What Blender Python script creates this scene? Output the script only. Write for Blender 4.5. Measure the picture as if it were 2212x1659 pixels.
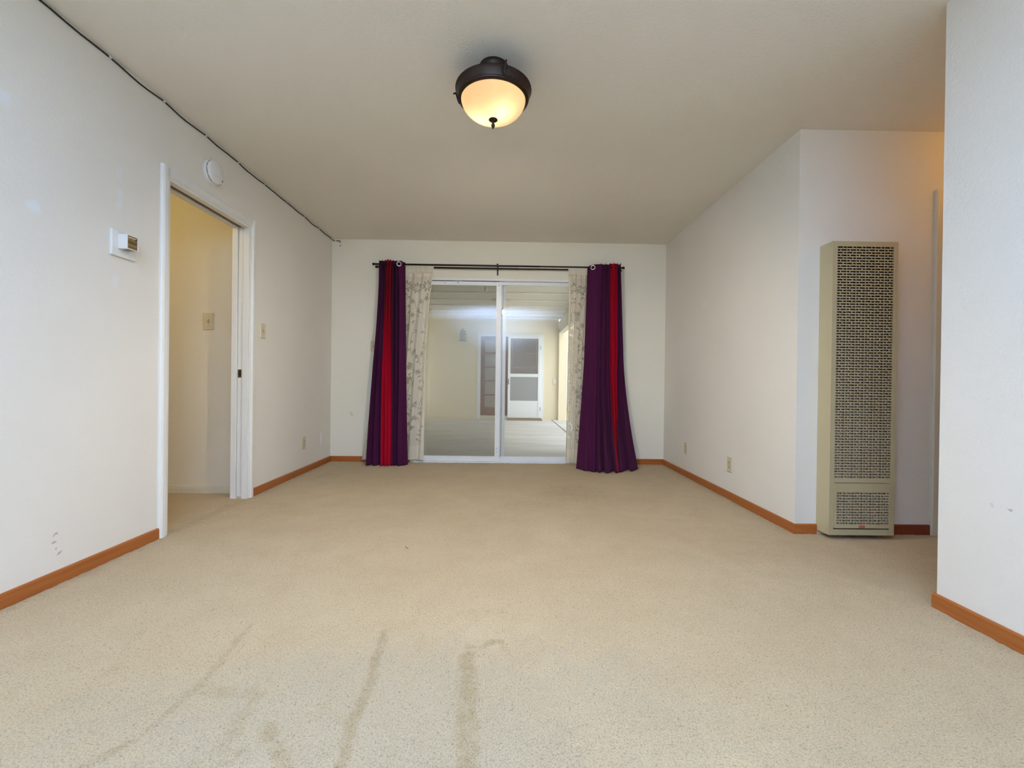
import bpy, math, random
import numpy as np
from mathutils import Vector, Matrix

for o in list(bpy.data.objects):
    bpy.data.objects.remove(o)
scene = bpy.context.scene
COL = scene.collection
random.seed(7)
rng = np.random.default_rng(7)

# ------------------------------------------------------------------ camera
CAM_Z = 0.8941
yaw, pitch, roll = 0.0132, -0.0043, 0.0124
fwd = Vector((math.sin(yaw) * math.cos(pitch), math.cos(yaw) * math.cos(pitch), math.sin(pitch)))
rgt = Vector((math.cos(yaw), -math.sin(yaw), 0.0))
upv = rgt.cross(fwd)
r2 = math.cos(roll) * rgt + math.sin(roll) * upv
u2 = -math.sin(roll) * rgt + math.cos(roll) * upv
cam = bpy.data.cameras.new('camera')
cam.sensor_width = 36.0
cam.lens = 950.0 / 2212.0 * 36.0
cam.clip_start = 0.05
cam.clip_end = 200
camo = bpy.data.objects.new('camera', cam)
M3 = Matrix((r2, u2, -fwd)).transposed()
camo.matrix_world = Matrix.Translation((0, 0, CAM_Z)) @ M3.to_4x4()
COL.objects.link(camo)
scene.camera = camo

# ------------------------------------------------------------------ sky, sun, daylight, exposure
vs = scene.view_settings
vs.view_transform = 'Standard'
vs.look = 'None'
vs.gamma = 1.0
vs.use_curve_mapping = False
vs.exposure = 0.08
world = bpy.data.worlds.new('sky')
scene.world = world
world.use_nodes = True
wn = world.node_tree.nodes
wn['Background'].inputs[0].default_value = (0.89, 0.94, 1.0, 1)
wn['Background'].inputs[1].default_value = 3.3

def lamp(name, kind, loc, energy, color, **kw):
    d = bpy.data.lights.new(name, kind)
    d.energy = energy
    d.color = color
    for k, v in kw.items():
        setattr(d, k, v)
    o = bpy.data.objects.new(name, d)
    o.location = loc
    COL.objects.link(o)
    return o

sun = lamp('sun', 'SUN', (-20, 0, 30), 16.0, (1.0, 0.97, 0.92), angle=0.03)
sun.rotation_euler = Vector((0.72, 0.12, -1.0)).to_track_quat('-Z', 'Y').to_euler()
# the photographer's flash beside the lens: bounced off the ceiling behind the camera, with a little direct spill
flash_up = lamp('bounce_flash', 'SPOT', (-0.235, -0.15, 1.06), 720.0, (0.73, 1.07, 1.92), shadow_soft_size=0.04,
                spot_size=math.radians(112), spot_blend=0.75)
flash_up.rotation_euler = Vector((0.03, -0.20, 1.0)).to_track_quat('-Z', 'Y').to_euler()
flash = lamp('camera_flash', 'POINT', (-0.235, -0.15, 1.06), 8.0, (0.80, 1.0, 1.35), shadow_soft_size=0.035)

# ------------------------------------------------------------------ room numbers
XL, XR, YB, YH, YN, CH = -1.9256, 1.7548, 4.856, 2.635, 1.755, 2.44
YR = -1.40          # rear wall
WT = 0.12           # wall thickness
PZ = -0.08          # patio slab level
YP = 11.50          # far patio wall

# ------------------------------------------------------------------ materials
MATS = {}

class NT:
    def __init__(self, name):
        self.m = bpy.data.materials.new(name)
        self.m.use_nodes = True
        self.t = self.m.node_tree
        self.n = self.t.nodes
        self.b = self.n['Principled BSDF']
        self.out = self.n['Material Output']
        self._tc = None
    def new(self, typ, **kw):
        x = self.n.new(typ)
        for k, v in kw.items():
            setattr(x, k, v)
        return x
    def link(self, a, b):
        self.t.links.new(a, b)
    def tc(self):
        if self._tc is None:
            self._tc = self.new('ShaderNodeTexCoord')
        return self._tc.outputs['Object']
    def noise(self, scale, detail=2.0, rough=0.5, vec=None, dist=0.0):
        x = self.new('ShaderNodeTexNoise')
        x.inputs['Scale'].default_value = scale
        x.inputs['Detail'].default_value = detail
        x.inputs['Roughness'].default_value = rough
        x.inputs['Distortion'].default_value = dist
        self.link(vec if vec is not None else self.tc(), x.inputs['Vector'])
        return x.outputs['Fac']
    def mapping(self, scale=(1, 1, 1), rot=(0, 0, 0)):
        x = self.new('ShaderNodeMapping')
        x.inputs['Scale'].default_value = scale
        x.inputs['Rotation'].default_value = rot
        self.link(self.tc(), x.inputs['Vector'])
        return x.outputs['Vector']
    def ramp(self, fac, stops):
        x = self.new('ShaderNodeValToRGB')
        e = x.color_ramp.elements
        while len(e) > 1:
            e.remove(e[-1])
        for i, (p, c) in enumerate(stops):
            el = e[0] if i == 0 else e.new(p)
            el.position = p
            el.color = (c[0], c[1], c[2], 1) if not isinstance(c, (int, float)) else (c, c, c, 1)
        self.link(fac, x.inputs['Fac'])
        return x.outputs['Color']
    def mix(self, fac, a, b, blend='MIX'):
        x = self.new('ShaderNodeMix', data_type='RGBA', blend_type=blend)
        for sock, v in ((x.inputs[0], fac), (x.inputs[6], a), (x.inputs[7], b)):
            if isinstance(v, (int, float)):
                sock.default_value = v
            elif isinstance(v, tuple):
                sock.default_value = (v[0], v[1], v[2], 1)
            else:
                self.link(v, sock)
        return x.outputs[2]
    def math(self, op, a, b=0.0, clamp=False):
        x = self.new('ShaderNodeMath', operation=op, use_clamp=clamp)
        for i, v in enumerate((a, b)):
            if isinstance(v, (int, float)):
                x.inputs[i].default_value = v
            else:
                self.link(v, x.inputs[i])
        return x.outputs[0]
    def bump(self, height, strength, dist=0.01):
        x = self.new('ShaderNodeBump')
        x.inputs['Strength'].default_value = strength
        x.inputs['Distance'].default_value = dist
        self.link(height, x.inputs['Height'])
        self.link(x.outputs['Normal'], self.b.inputs['Normal'])
    def color(self, c):
        if isinstance(c, tuple):
            self.b.inputs['Base Color'].default_value = (c[0], c[1], c[2], 1)
        else:
            self.link(c, self.b.inputs['Base Color'])
    def set(self, **kw):
        for k, v in kw.items():
            self.b.inputs[k.replace('_', ' ')].default_value = v

def paint(name, col, spots=(), bump=0.25, rough=0.7, var=0.05):
    t = NT(name)
    n1 = t.noise(1.3, 3)
    c = t.mix(t.ramp(n1, [(0.3, 0.0), (0.75, 1.0)]), tuple(x * (1 - var) for x in col), col)
    if spots:
        nd = t.new('ShaderNodeTexNoise')
        nd.inputs['Scale'].default_value = 28
        nd.inputs['Detail'].default_value = 3
        t.link(t.tc(), nd.inputs['Vector'])
        off = t.new('ShaderNodeVectorMath', operation='MULTIPLY_ADD')
        t.link(nd.outputs['Color'], off.inputs[0])
        off.inputs[1].default_value = (0.05, 0.05, 0.05)
        t.link(t.tc(), off.inputs[2])
        for (p, size, sc, amt) in spots:
            sub = t.new('ShaderNodeVectorMath', operation='SUBTRACT')
            t.link(off.outputs[0], sub.inputs[0])
            sub.inputs[1].default_value = (p[0] + 0.025, p[1] + 0.025, p[2] + 0.025)
            dv = t.new('ShaderNodeVectorMath', operation='DIVIDE')
            t.link(sub.outputs[0], dv.inputs[0])
            dv.inputs[1].default_value = size
            ln = t.new('ShaderNodeVectorMath', operation='LENGTH')
            t.link(dv.outputs[0], ln.inputs[0])
            m = t.ramp(ln.outputs['Value'], [(0.0, amt), (0.55, amt * 0.8), (1.0, 0.0)])
            c = t.mix(m, c, sc)
    t.color(c)
    t.set(Roughness=rough)
    n2 = t.noise(75, 3, 0.6)
    n3 = t.noise(260, 2, 0.5)
    t.bump(t.math('ADD', n2, t.math('MULTIPLY', n3, 0.4)), bump, 0.004)
    MATS[name] = t.m
    return t.m

def plain(name, col, rough=0.5, metallic=0.0, bumpscale=0, bump=0.1, var=0.08, vs_=18.0, spec=0.5):
    t = NT(name)
    n = t.noise(vs_, 3)
    t.color(t.mix(n, tuple(x * (1 - var) for x in col), tuple(min(1, x * (1 + var)) for x in col)))
    t.set(Roughness=rough, Metallic=metallic)
    t.b.inputs['Specular IOR Level'].default_value = spec
    if bumpscale:
        t.bump(t.noise(bumpscale, 2), bump, 0.002)
    MATS[name] = t.m
    return t.m

def wood(name, c1, c2, axis='Y', rough=0.35):
    t = NT(name)
    sc = {'X': (3, 60, 60), 'Y': (60, 3, 60), 'Z': (60, 60, 3)}[axis]
    n = t.noise(1.0, 4, 0.6, vec=t.mapping(sc), dist=0.4)
    t.color(t.ramp(n, [(0.25, c1), (0.75, c2)]))
    t.set(Roughness=rough)
    MATS[name] = t.m
    return t.m

CREAM = (0.84, 0.80, 0.71)
WHITEP = (0.82, 0.84, 0.86)
DARKM = (0.05, 0.05, 0.05)
left_spots = [((XL, 1.70, 1.955), (0.2, 0.035, 0.035), WHITEP, 0.8),
              ((XL, 1.815, 1.585), (0.2, 0.035, 0.035), WHITEP, 0.9),
              ((XL, 2.205, 1.905), (0.2, 0.028, 0.05), WHITEP, 0.5),
              ((XL, 2.205, 1.80), (0.2, 0.022, 0.04), WHITEP, 0.75),
              ((XL, 2.205, 1.745), (0.2, 0.022, 0.03), WHITEP, 0.75),
              ((XL, 2.19, 1.37), (0.2, 0.025, 0.04), WHITEP, 0.45),
              ((XL, 1.905, 0.215), (0.2, 0.018, 0.006), DARKM, 0.45),
              ((XL, 1.903, 0.185), (0.2, 0.012, 0.007), DARKM, 0.45),
              ((XL, 1.925, 0.135), (0.2, 0.016, 0.009), DARKM, 0.45),
              ((XL, 1.915, 0.16), (0.2, 0.006, 0.005), DARKM, 0.45),
              ((XL, 4.62, 0.10), (0.2, 0.02, 0.015), WHITEP, 0.9)]
paint('paint_left', CREAM, left_spots)
paint('paint_right', CREAM, [((XR, 1.50, 0.47), (0.2, 0.012, 0.006), DARKM, 0.45),
                             ((XR, 1.56, 0.475), (0.2, 0.010, 0.004), DARKM, 0.15),
                             ((XR, 1.42, 1.27), (0.2, 0.02, 0.02), WHITEP, 0.6),
                             ((XR, 3.9, 1.61), (0.2, 0.05, 0.04), WHITEP, 0.4)], bump=0.4)
paint('paint_back', (0.84, 0.80, 0.67), [((-1.70, YB, 0.52), (0.02, 0.2, 0.03), (0.35, 0.3, 0.25), 0.35),
                            ((-1.56, YB, 1.7), (0.05, 0.2, 0.03), WHITEP, 0.3)])
paint('paint_hall', (0.82, 0.76, 0.62))
paint('paint_ceiling', (0.88, 0.83, 0.73), bump=0.45, var=0.04)
plain('white_trim', (0.80, 0.79, 0.74), 0.4, var=0.03)
plain('trim_cream', (0.72, 0.67, 0.53), 0.45, var=0.03)
wood('baseboard_wood', (0.33, 0.095, 0.018), (0.46, 0.15, 0.03), 'Y')
wood('baseboard_wood_x', (0.33, 0.095, 0.018), (0.46, 0.15, 0.03), 'X')
wood('baseboard_dark', (0.16, 0.03, 0.012), (0.24, 0.05, 0.02), 'X')
wood('door_wood', (0.17, 0.065, 0.025), (0.30, 0.13, 0.055), 'Z')
plain('bronze', (0.035, 0.022, 0.018), 0.38, 0.65, var=0.3, vs_=60)
plain('rod_black', (0.012, 0.009, 0.008), 0.4, 0.5)
plain('chrome', (0.75, 0.74, 0.70), 0.2, 1.0)
plain('white_metal', (0.80, 0.82, 0.84), 0.35, var=0.03)
plain('grey_metal', (0.42, 0.45, 0.47), 0.4, 0.2)
plain('heater_paint', (0.50, 0.425, 0.255), 0.42, var=0.05, vs_=6)
plain('heater_inside', (0.035, 0.02, 0.016), 0.7)
plain('heater_tongue', (0.43, 0.36, 0.27), 0.5, var=0.15, vs_=9)
plain('badge_red', (0.55, 0.01, 0.035), 0.4)
plain('badge_pale', (0.62, 0.42, 0.36), 0.4)
plain('ivory_plastic', (0.66, 0.58, 0.40), 0.35, var=0.02)
plain('white_plastic', (0.80, 0.79, 0.75), 0.4, var=0.02)
plain('dark_slot', (0.02, 0.016, 0.012), 0.6)
plain('cable_black', (0.018, 0.014, 0.01), 0.5)
plain('thermo_brown', (0.30, 0.20, 0.08), 0.3, 0.3, var=0.2, vs_=40)
plain('thermo_brown_dark', (0.17, 0.10, 0.035), 0.35, 0.2)
plain('brass', (0.12, 0.09, 0.045), 0.35, 0.8)
plain('track_rust', (0.18, 0.09, 0.06), 0.6)
plain('lantern_grey', (0.34, 0.36, 0.33), 0.55)
plain('patio_ceiling', (0.62, 0.59, 0.51), 0.7, var=0.05, vs_=3)
plain('patio_rafter', (0.88, 0.86, 0.80), 0.7)
plain('threshold', (0.24, 0.17, 0.10), 0.7, bumpscale=40)
plain('mat_beam', (0.60, 0.57, 0.49), 0.7)
plain('pane_backing', (0.80, 0.74, 0.66), 0.8)
plain('porcelain', (0.85, 0.85, 0.82), 0.25)
plain('lawn', (0.28, 0.30, 0.20), 0.9, bumpscale=20)
paint('stucco', (0.84, 0.745, 0.54), bump=0.6, rough=0.85)

def mat_concrete():
    t = NT('concrete')
    n = t.noise(1.6, 4, vec=t.mapping((0.5, 1.6, 1)))
    c = t.ramp(n, [(0.3, (0.52, 0.52, 0.50)), (0.7, (0.66, 0.66, 0.65))])
    d = t.ramp(t.noise(9, 3, vec=t.mapping((0.35, 2.2, 1))), [(0.62, 0.0), (0.74, 0.55)])
    c = t.mix(d, c, (0.26, 0.245, 0.22))
    t.color(c)
    t.set(Roughness=0.75)
    t.bump(t.noise(60, 3), 0.2, 0.004)
    MATS['concrete'] = t.m
mat_concrete()

def mat_carpet():
    t = NT('carpet')
    at = t.new('ShaderNodeAttribute', attribute_name='wear_dim')
    ad = t.new('ShaderNodeAttribute', attribute_name='soil')
    big = t.noise(1.1, 4, 0.6)
    med = t.noise(5.5, 4, 0.65)
    fine = t.noise(210, 2, 0.6)
    fine2 = t.noise(420, 2, 0.6)
    base = t.mix(t.ramp(big, [(0.35, 0.0), (0.65, 1.0)]), (0.58, 0.435, 0.242), (0.635, 0.485, 0.283))
    base = t.mix(t.ramp(med, [(0.42, 0.0), (0.70, 0.75)]), base, (0.56, 0.41, 0.225))
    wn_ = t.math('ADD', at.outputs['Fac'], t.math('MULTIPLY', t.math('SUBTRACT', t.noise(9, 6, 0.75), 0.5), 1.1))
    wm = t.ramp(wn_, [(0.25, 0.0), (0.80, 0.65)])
    base = t.mix(wm, base, (0.475, 0.39, 0.255))  # worn nap, plus darkening put into the colour to hold down the near floor
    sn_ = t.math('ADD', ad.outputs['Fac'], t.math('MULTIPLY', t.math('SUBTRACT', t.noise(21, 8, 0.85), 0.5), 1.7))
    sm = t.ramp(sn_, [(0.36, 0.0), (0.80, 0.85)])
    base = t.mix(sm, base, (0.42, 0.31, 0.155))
    sp = t.ramp(fine, [(0.30, 0.70), (0.5, 1.0), (0.72, 1.12)])
    base = t.mix(1.0, base, sp, 'MULTIPLY')
    pit = t.ramp(t.noise(120, 1, 0.4), [(0.26, 0.45), (0.35, 1.0)])
    base = t.mix(0.6, base, pit, 'MULTIPLY')
    t.color(base)
    t.set(Roughness=0.95)
    t.b.inputs['Specular IOR Level'].default_value = 0.1
    t.b.inputs['Sheen Weight'].default_value = 0.15
    t.bump(t.math('ADD', fine, t.math('MULTIPLY', fine2, 0.5)), 0.7, 0.008)
    MATS['carpet'] = t.m
mat_carpet()

def mat_glass(name, tint=(1, 1, 1), refl=0.04):
    m = bpy.data.materials.new(name)
    m.use_nodes = True
    n, l = m.node_tree.nodes, m.node_tree.links
    n.remove(n['Principled BSDF'])
    tr = n.new('ShaderNodeBsdfTransparent'); tr.inputs[0].default_value = (*tint, 1)
    gl = n.new('ShaderNodeBsdfGlossy'); gl.inputs['Roughness'].default_value = 0.0
    lw = n.new('ShaderNodeLayerWeight'); lw.inputs[0].default_value = 0.5
    pw = n.new('ShaderNodeMath'); pw.operation = 'POWER'; pw.inputs[1].default_value = 5
    l.new(lw.outputs['Facing'], pw.inputs[0])
    ma = n.new('ShaderNodeMath'); ma.operation = 'MULTIPLY_ADD'; ma.inputs[1].default_value = 1 - refl; ma.inputs[2].default_value = refl
    l.new(pw.outputs[0], ma.inputs[0])
    mx = n.new('ShaderNodeMixShader')
    l.new(ma.outputs[0], mx.inputs[0]); l.new(tr.outputs[0], mx.inputs[1]); l.new(gl.outputs[0], mx.inputs[2])
    l.new(mx.outputs[0], n['Material Output'].inputs[0])
    MATS[name] = m
mat_glass('glass', (0.96, 0.965, 0.96), 0.045)
mat_glass('far_glass', (0.9, 0.89, 0.86), 0.06)

def mat_screen(name, col, open_):
    m = bpy.data.materials.new(name)
    m.use_nodes = True
    n, l = m.node_tree.nodes, m.node_tree.links
    b = n['Principled BSDF']
    b.inputs['Base Color'].default_value = (*col, 1)
    b.inputs['Roughness'].default_value = 0.8
    tr = n.new('ShaderNodeBsdfTransparent')
    tc = n.new('ShaderNodeTexCoord')
    vo = n.new('ShaderNodeTexNoise'); vo.inputs['Scale'].default_value = 400
    l.new(tc.outputs['Object'], vo.inputs['Vector'])
    ma = n.new('ShaderNodeMath'); ma.operation = 'MULTIPLY_ADD'; ma.inputs[1].default_value = 0.35; ma.inputs[2].default_value = open_ - 0.175
    l.new(vo.outputs['Fac'], ma.inputs[0])
    mx = n.new('ShaderNodeMixShader')
    l.new(ma.outputs[0], mx.inputs[0]); l.new(b.outputs[0], mx.inputs[1]); l.new(tr.outputs[0], mx.inputs[2])
    l.new(mx.outputs[0], n['Material Output'].inputs[0])
    MATS[name] = m
mat_screen('insect_screen', (0.15, 0.135, 0.11), 0.72)
mat_screen('door_mesh_dark', (0.42, 0.36, 0.31), 0.70)
mat_screen('door_mesh_grey', (0.46, 0.46, 0.46), 0.42)

def mat_cloth(name, col, rough=0.85, sheen=0.03):
    t = NT(name)
    w = t.noise(60, 3, 0.6, vec=t.mapping((9, 9, 0.6)))
    t.color(t.mix(w, tuple(x * 0.78 for x in col), tuple(min(1, x * 1.15) for x in col)))
    t.set(Roughness=rough)
    t.b.inputs['Sheen Weight'].default_value = sheen
    t.b.inputs['Specular IOR Level'].default_value = 0.05
    t.bump(t.noise(500, 2), 0.2, 0.002)
    MATS[name] = t.m
mat_cloth('purple_cloth', (0.070, 0.012, 0.050))
mat_cloth('red_cloth', (0.42, 0.004, 0.022))

def mat_lace():
    m = bpy.data.materials.new('lace')
    m.use_nodes = True
    n, l = m.node_tree.nodes, m.node_tree.links
    b = n['Principled BSDF']
    b.inputs['Roughness'].default_value = 0.85
    b.inputs['Specular IOR Level'].default_value = 0.1
    a = n.new('ShaderNodeAttribute'); a.attribute_name = 'openwork'
    cm = n.new('ShaderNodeMix'); cm.data_type = 'RGBA'
    cm.inputs[6].default_value = (0.88, 0.81, 0.67, 1); cm.inputs[7].default_value = (0.16, 0.12, 0.07, 1)
    l.new(a.outputs['Fac'], cm.inputs[0]); l.new(cm.outputs[2], b.inputs['Base Color'])
    tl = n.new('ShaderNodeBsdfTranslucent'); tl.inputs[0].default_value = (0.85, 0.80, 0.70, 1)
    m1 = n.new('ShaderNodeMixShader'); m1.inputs[0].default_value = 0.34
    l.new(b.outputs[0], m1.inputs[1]); l.new(tl.outputs[0], m1.inputs[2])
    tr = n.new('ShaderNodeBsdfTransparent')
    mx = n.new('ShaderNodeMixShader')
    hm = n.new('ShaderNodeMath'); hm.operation = 'MULTIPLY'; hm.inputs[1].default_value = 0.7
    l.new(a.outputs['Fac'], hm.inputs[0]); l.new(hm.outputs[0], mx.inputs[0]); l.new(m1.outputs[0], mx.inputs[1]); l.new(tr.outputs[0], mx.inputs[2])
    l.new(mx.outputs[0], n['Material Output'].inputs[0])
    MATS['lace'] = m
mat_lace()

def mat_bowl():
    m = bpy.data.materials.new('amber_glass')
    m.use_nodes = True
    n, l = m.node_tree.nodes, m.node_tree.links
    b = n['Principled BSDF']
    b.inputs['Base Color'].default_value = (0.55, 0.36, 0.16, 1)
    b.inputs['Roughness'].default_value = 0.25
    b.inputs['Emission Color'].default_value = (1.0, 0.62, 0.24, 1)
    b.inputs['Emission Strength'].default_value = 0.22
    tl = n.new('ShaderNodeBsdfTranslucent')
    tc = n.new('ShaderNodeTexCoord')
    no = n.new('ShaderNodeTexNoise'); no.inputs['Scale'].default_value = 9; no.inputs['Detail'].default_value = 4
    l.new(tc.outputs['Object'], no.inputs['Vector'])
    rp = n.new('ShaderNodeValToRGB')
    rp.color_ramp.elements[0].color = (0.86, 0.55, 0.30, 1)
    rp.color_ramp.elements[1].color = (0.98, 0.76, 0.52, 1)
    l.new(no.outputs['Fac'], rp.inputs['Fac']); l.new(rp.outputs['Color'], tl.inputs[0])
    m1 = n.new('ShaderNodeMixShader'); m1.inputs[0].default_value = 0.6
    l.new(b.outputs[0], m1.inputs[1]); l.new(tl.outputs[0], m1.inputs[2])
    l.new(m1.outputs[0], n['Material Output'].inputs[0])
    MATS['amber_glass'] = m
mat_bowl()

# ------------------------------------------------------------------ mesh helpers
class MB:
    def __init__(self):
        self.v, self.f = [], []
    def add(self, vs_, fs):
        o = len(self.v)
        self.v.extend([tuple(p) for p in vs_])
        self.f.extend([tuple(i + o for i in f) for f in fs])
        return self
    def box(self, x0, x1, y0, y1, z0, z1):
        return self.add([(x0, y0, z0), (x1, y0, z0), (x1, y1, z0), (x0, y1, z0),
                         (x0, y0, z1), (x1, y0, z1), (x1, y1, z1), (x0, y1, z1)],
                        [(0, 3, 2, 1), (4, 5, 6, 7), (0, 1, 5, 4), (1, 2, 6, 5), (2, 3, 7, 6), (3, 0, 4, 7)])
    def prism(self, prof, axis, a, b):
        """profile polygon (2-D, the two other axes in XYZ order) swept from a to b along axis"""
        def P(p, t):
            return {'X': (t, p[0], p[1]), 'Y': (p[0], t, p[1]), 'Z': (p[0], p[1], t)}[axis]
        n = len(prof)
        vs_ = [P(p, a) for p in prof] + [P(p, b) for p in prof]
        fs = [tuple(range(n))[::-1], tuple(range(n, 2 * n))]
        fs += [(i, (i + 1) % n, n + (i + 1) % n, n + i) for i in range(n)]
        return self.add(vs_, fs)
    def lathe(self, prof, c=(0, 0, 0), axis='Z', seg=48, caps=True):
        """prof: list of (radius, height along axis)"""
        vs_, fs = [], []
        for (r, h) in prof:
            for k in range(seg):
                a = 2 * math.pi * k / seg
                p = (r * math.cos(a), r * math.sin(a), h)
                if axis == 'X':
                    p = (h, p[0], p[1])
                elif axis == 'Y':
                    p = (p[0], h, p[1])
                vs_.append((p[0] + c[0], p[1] + c[1], p[2] + c[2]))
        m = len(prof)
        for i in range(m - 1):
            for k in range(seg):
                k2 = (k + 1) % seg
                fs.append((i * seg + k, i * seg + k2, (i + 1) * seg + k2, (i + 1) * seg + k))
        if caps:
            fs.append(tuple(range(seg))[::-1])
            fs.append(tuple(range((m - 1) * seg, m * seg)))
        return self.add(vs_, fs)
    def tube(self, pts, rad, seg=8):
        pts = [Vector(p) for p in pts]
        rads = rad if isinstance(rad, (list, tuple)) else [rad] * len(pts)
        vs_, fs = [], []
        ref = Vector((0, 0, 1))
        for i, p in enumerate(pts):
            d = (pts[min(i + 1, len(pts) - 1)] - pts[max(i - 1, 0)]).normalized()
            a = d.cross(ref)
            if a.length < 0.05:
                a = d.cross(Vector((1, 0, 0)))
            a.normalize()
            b = d.cross(a)
            for k in range(seg):
                t = 2 * math.pi * k / seg
                vs_.append(p + (a * math.cos(t) + b * math.sin(t)) * rads[i])
        for i in range(len(pts) - 1):
            for k in range(seg):
                k2 = (k + 1) % seg
                fs.append((i * seg + k, i * seg + k2, (i + 1) * seg + k2, (i + 1) * seg + k))
        fs.append(tuple(range(seg))[::-1])
        fs.append(tuple(range((len(pts) - 1) * seg, len(pts) * seg)))
        return self.add(vs_, fs)
    def torus(self, c, R_, r_, axis='Y', seg=24, s2=8):
        pts = []
        vs_, fs = [], []
        for i in range(seg):
            a = 2 * math.pi * i / seg
            for j in range(s2):
                b = 2 * math.pi * j / s2
                q = (R_ + r_ * math.cos(b))
                p = (q * math.cos(a), r_ * math.sin(b), q * math.sin(a))
                if axis == 'X':
                    p = (p[1], p[0], p[2])
                elif axis == 'Z':
                    p = (p[0], p[2], p[1])
                vs_.append((p[0] + c[0], p[1] + c[1], p[2] + c[2]))
        for i in range(seg):
            for j in range(s2):
                fs.append((i * s2 + j, ((i + 1) % seg) * s2 + j, ((i + 1) % seg) * s2 + (j + 1) % s2, i * s2 + (j + 1) % s2))
        return self.add(vs_, fs)
    def build(self, name, mat, parent=None, smooth=False, bevel=0.0, solid=0.0, attr=None):
        off = Vector((0, 0, 0))
        q = parent
        while q is not None:
            off = off + q.location
            q = q.parent
        me = bpy.data.meshes.new(name)
        me.from_pydata([(p[0] - off.x, p[1] - off.y, p[2] - off.z) for p in self.v], [], self.f)
        if attr:
            for k, arr in attr.items():
                a = me.attributes.new(k, 'FLOAT', 'POINT')
                a.data.foreach_set('value', np.asarray(arr, dtype=np.float32).ravel())
        me.update()
        me.materials.append(MATS[mat])
        o = bpy.data.objects.new(name, me)
        COL.objects.link(o)
        if parent is not None:
            o.parent = parent
        if smooth:
            me.polygons.foreach_set('use_smooth', [True] * len(me.polygons))
            if smooth == 'auto':
                md = o.modifiers.new('edges', 'EDGE_SPLIT')
                md.split_angle = math.radians(38)
        if solid:
            md = o.modifiers.new('thickness', 'SOLIDIFY')
            md.thickness = solid
            md.offset = 0
        if bevel:
            md = o.modifiers.new('bevel', 'BEVEL')
            md.width = bevel
            md.segments = 2
            md.limit_method = 'ANGLE'
        return o

def thing(name, label, cat, loc, group=None):
    o = bpy.data.objects.new(name, None)
    o.empty_display_size = 0.05
    o.location = loc
    COL.objects.link(o)
    return tag(o, label, cat, group)

def tag(o, label, cat, group=None):
    o['label'] = label
    o['category'] = cat
    if group:
        o['group'] = group
    return o

def struct(o, label=None):
    o['kind'] = 'structure'
    if label:
        o['label'] = label
    return o

def sempty(name, loc, label=None):
    o = bpy.data.objects.new(name, None)
    o.empty_display_size = 0.05
    o.location = loc
    COL.objects.link(o)
    return struct(o, label)

def B(*a):
    return MB().box(*a)

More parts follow.
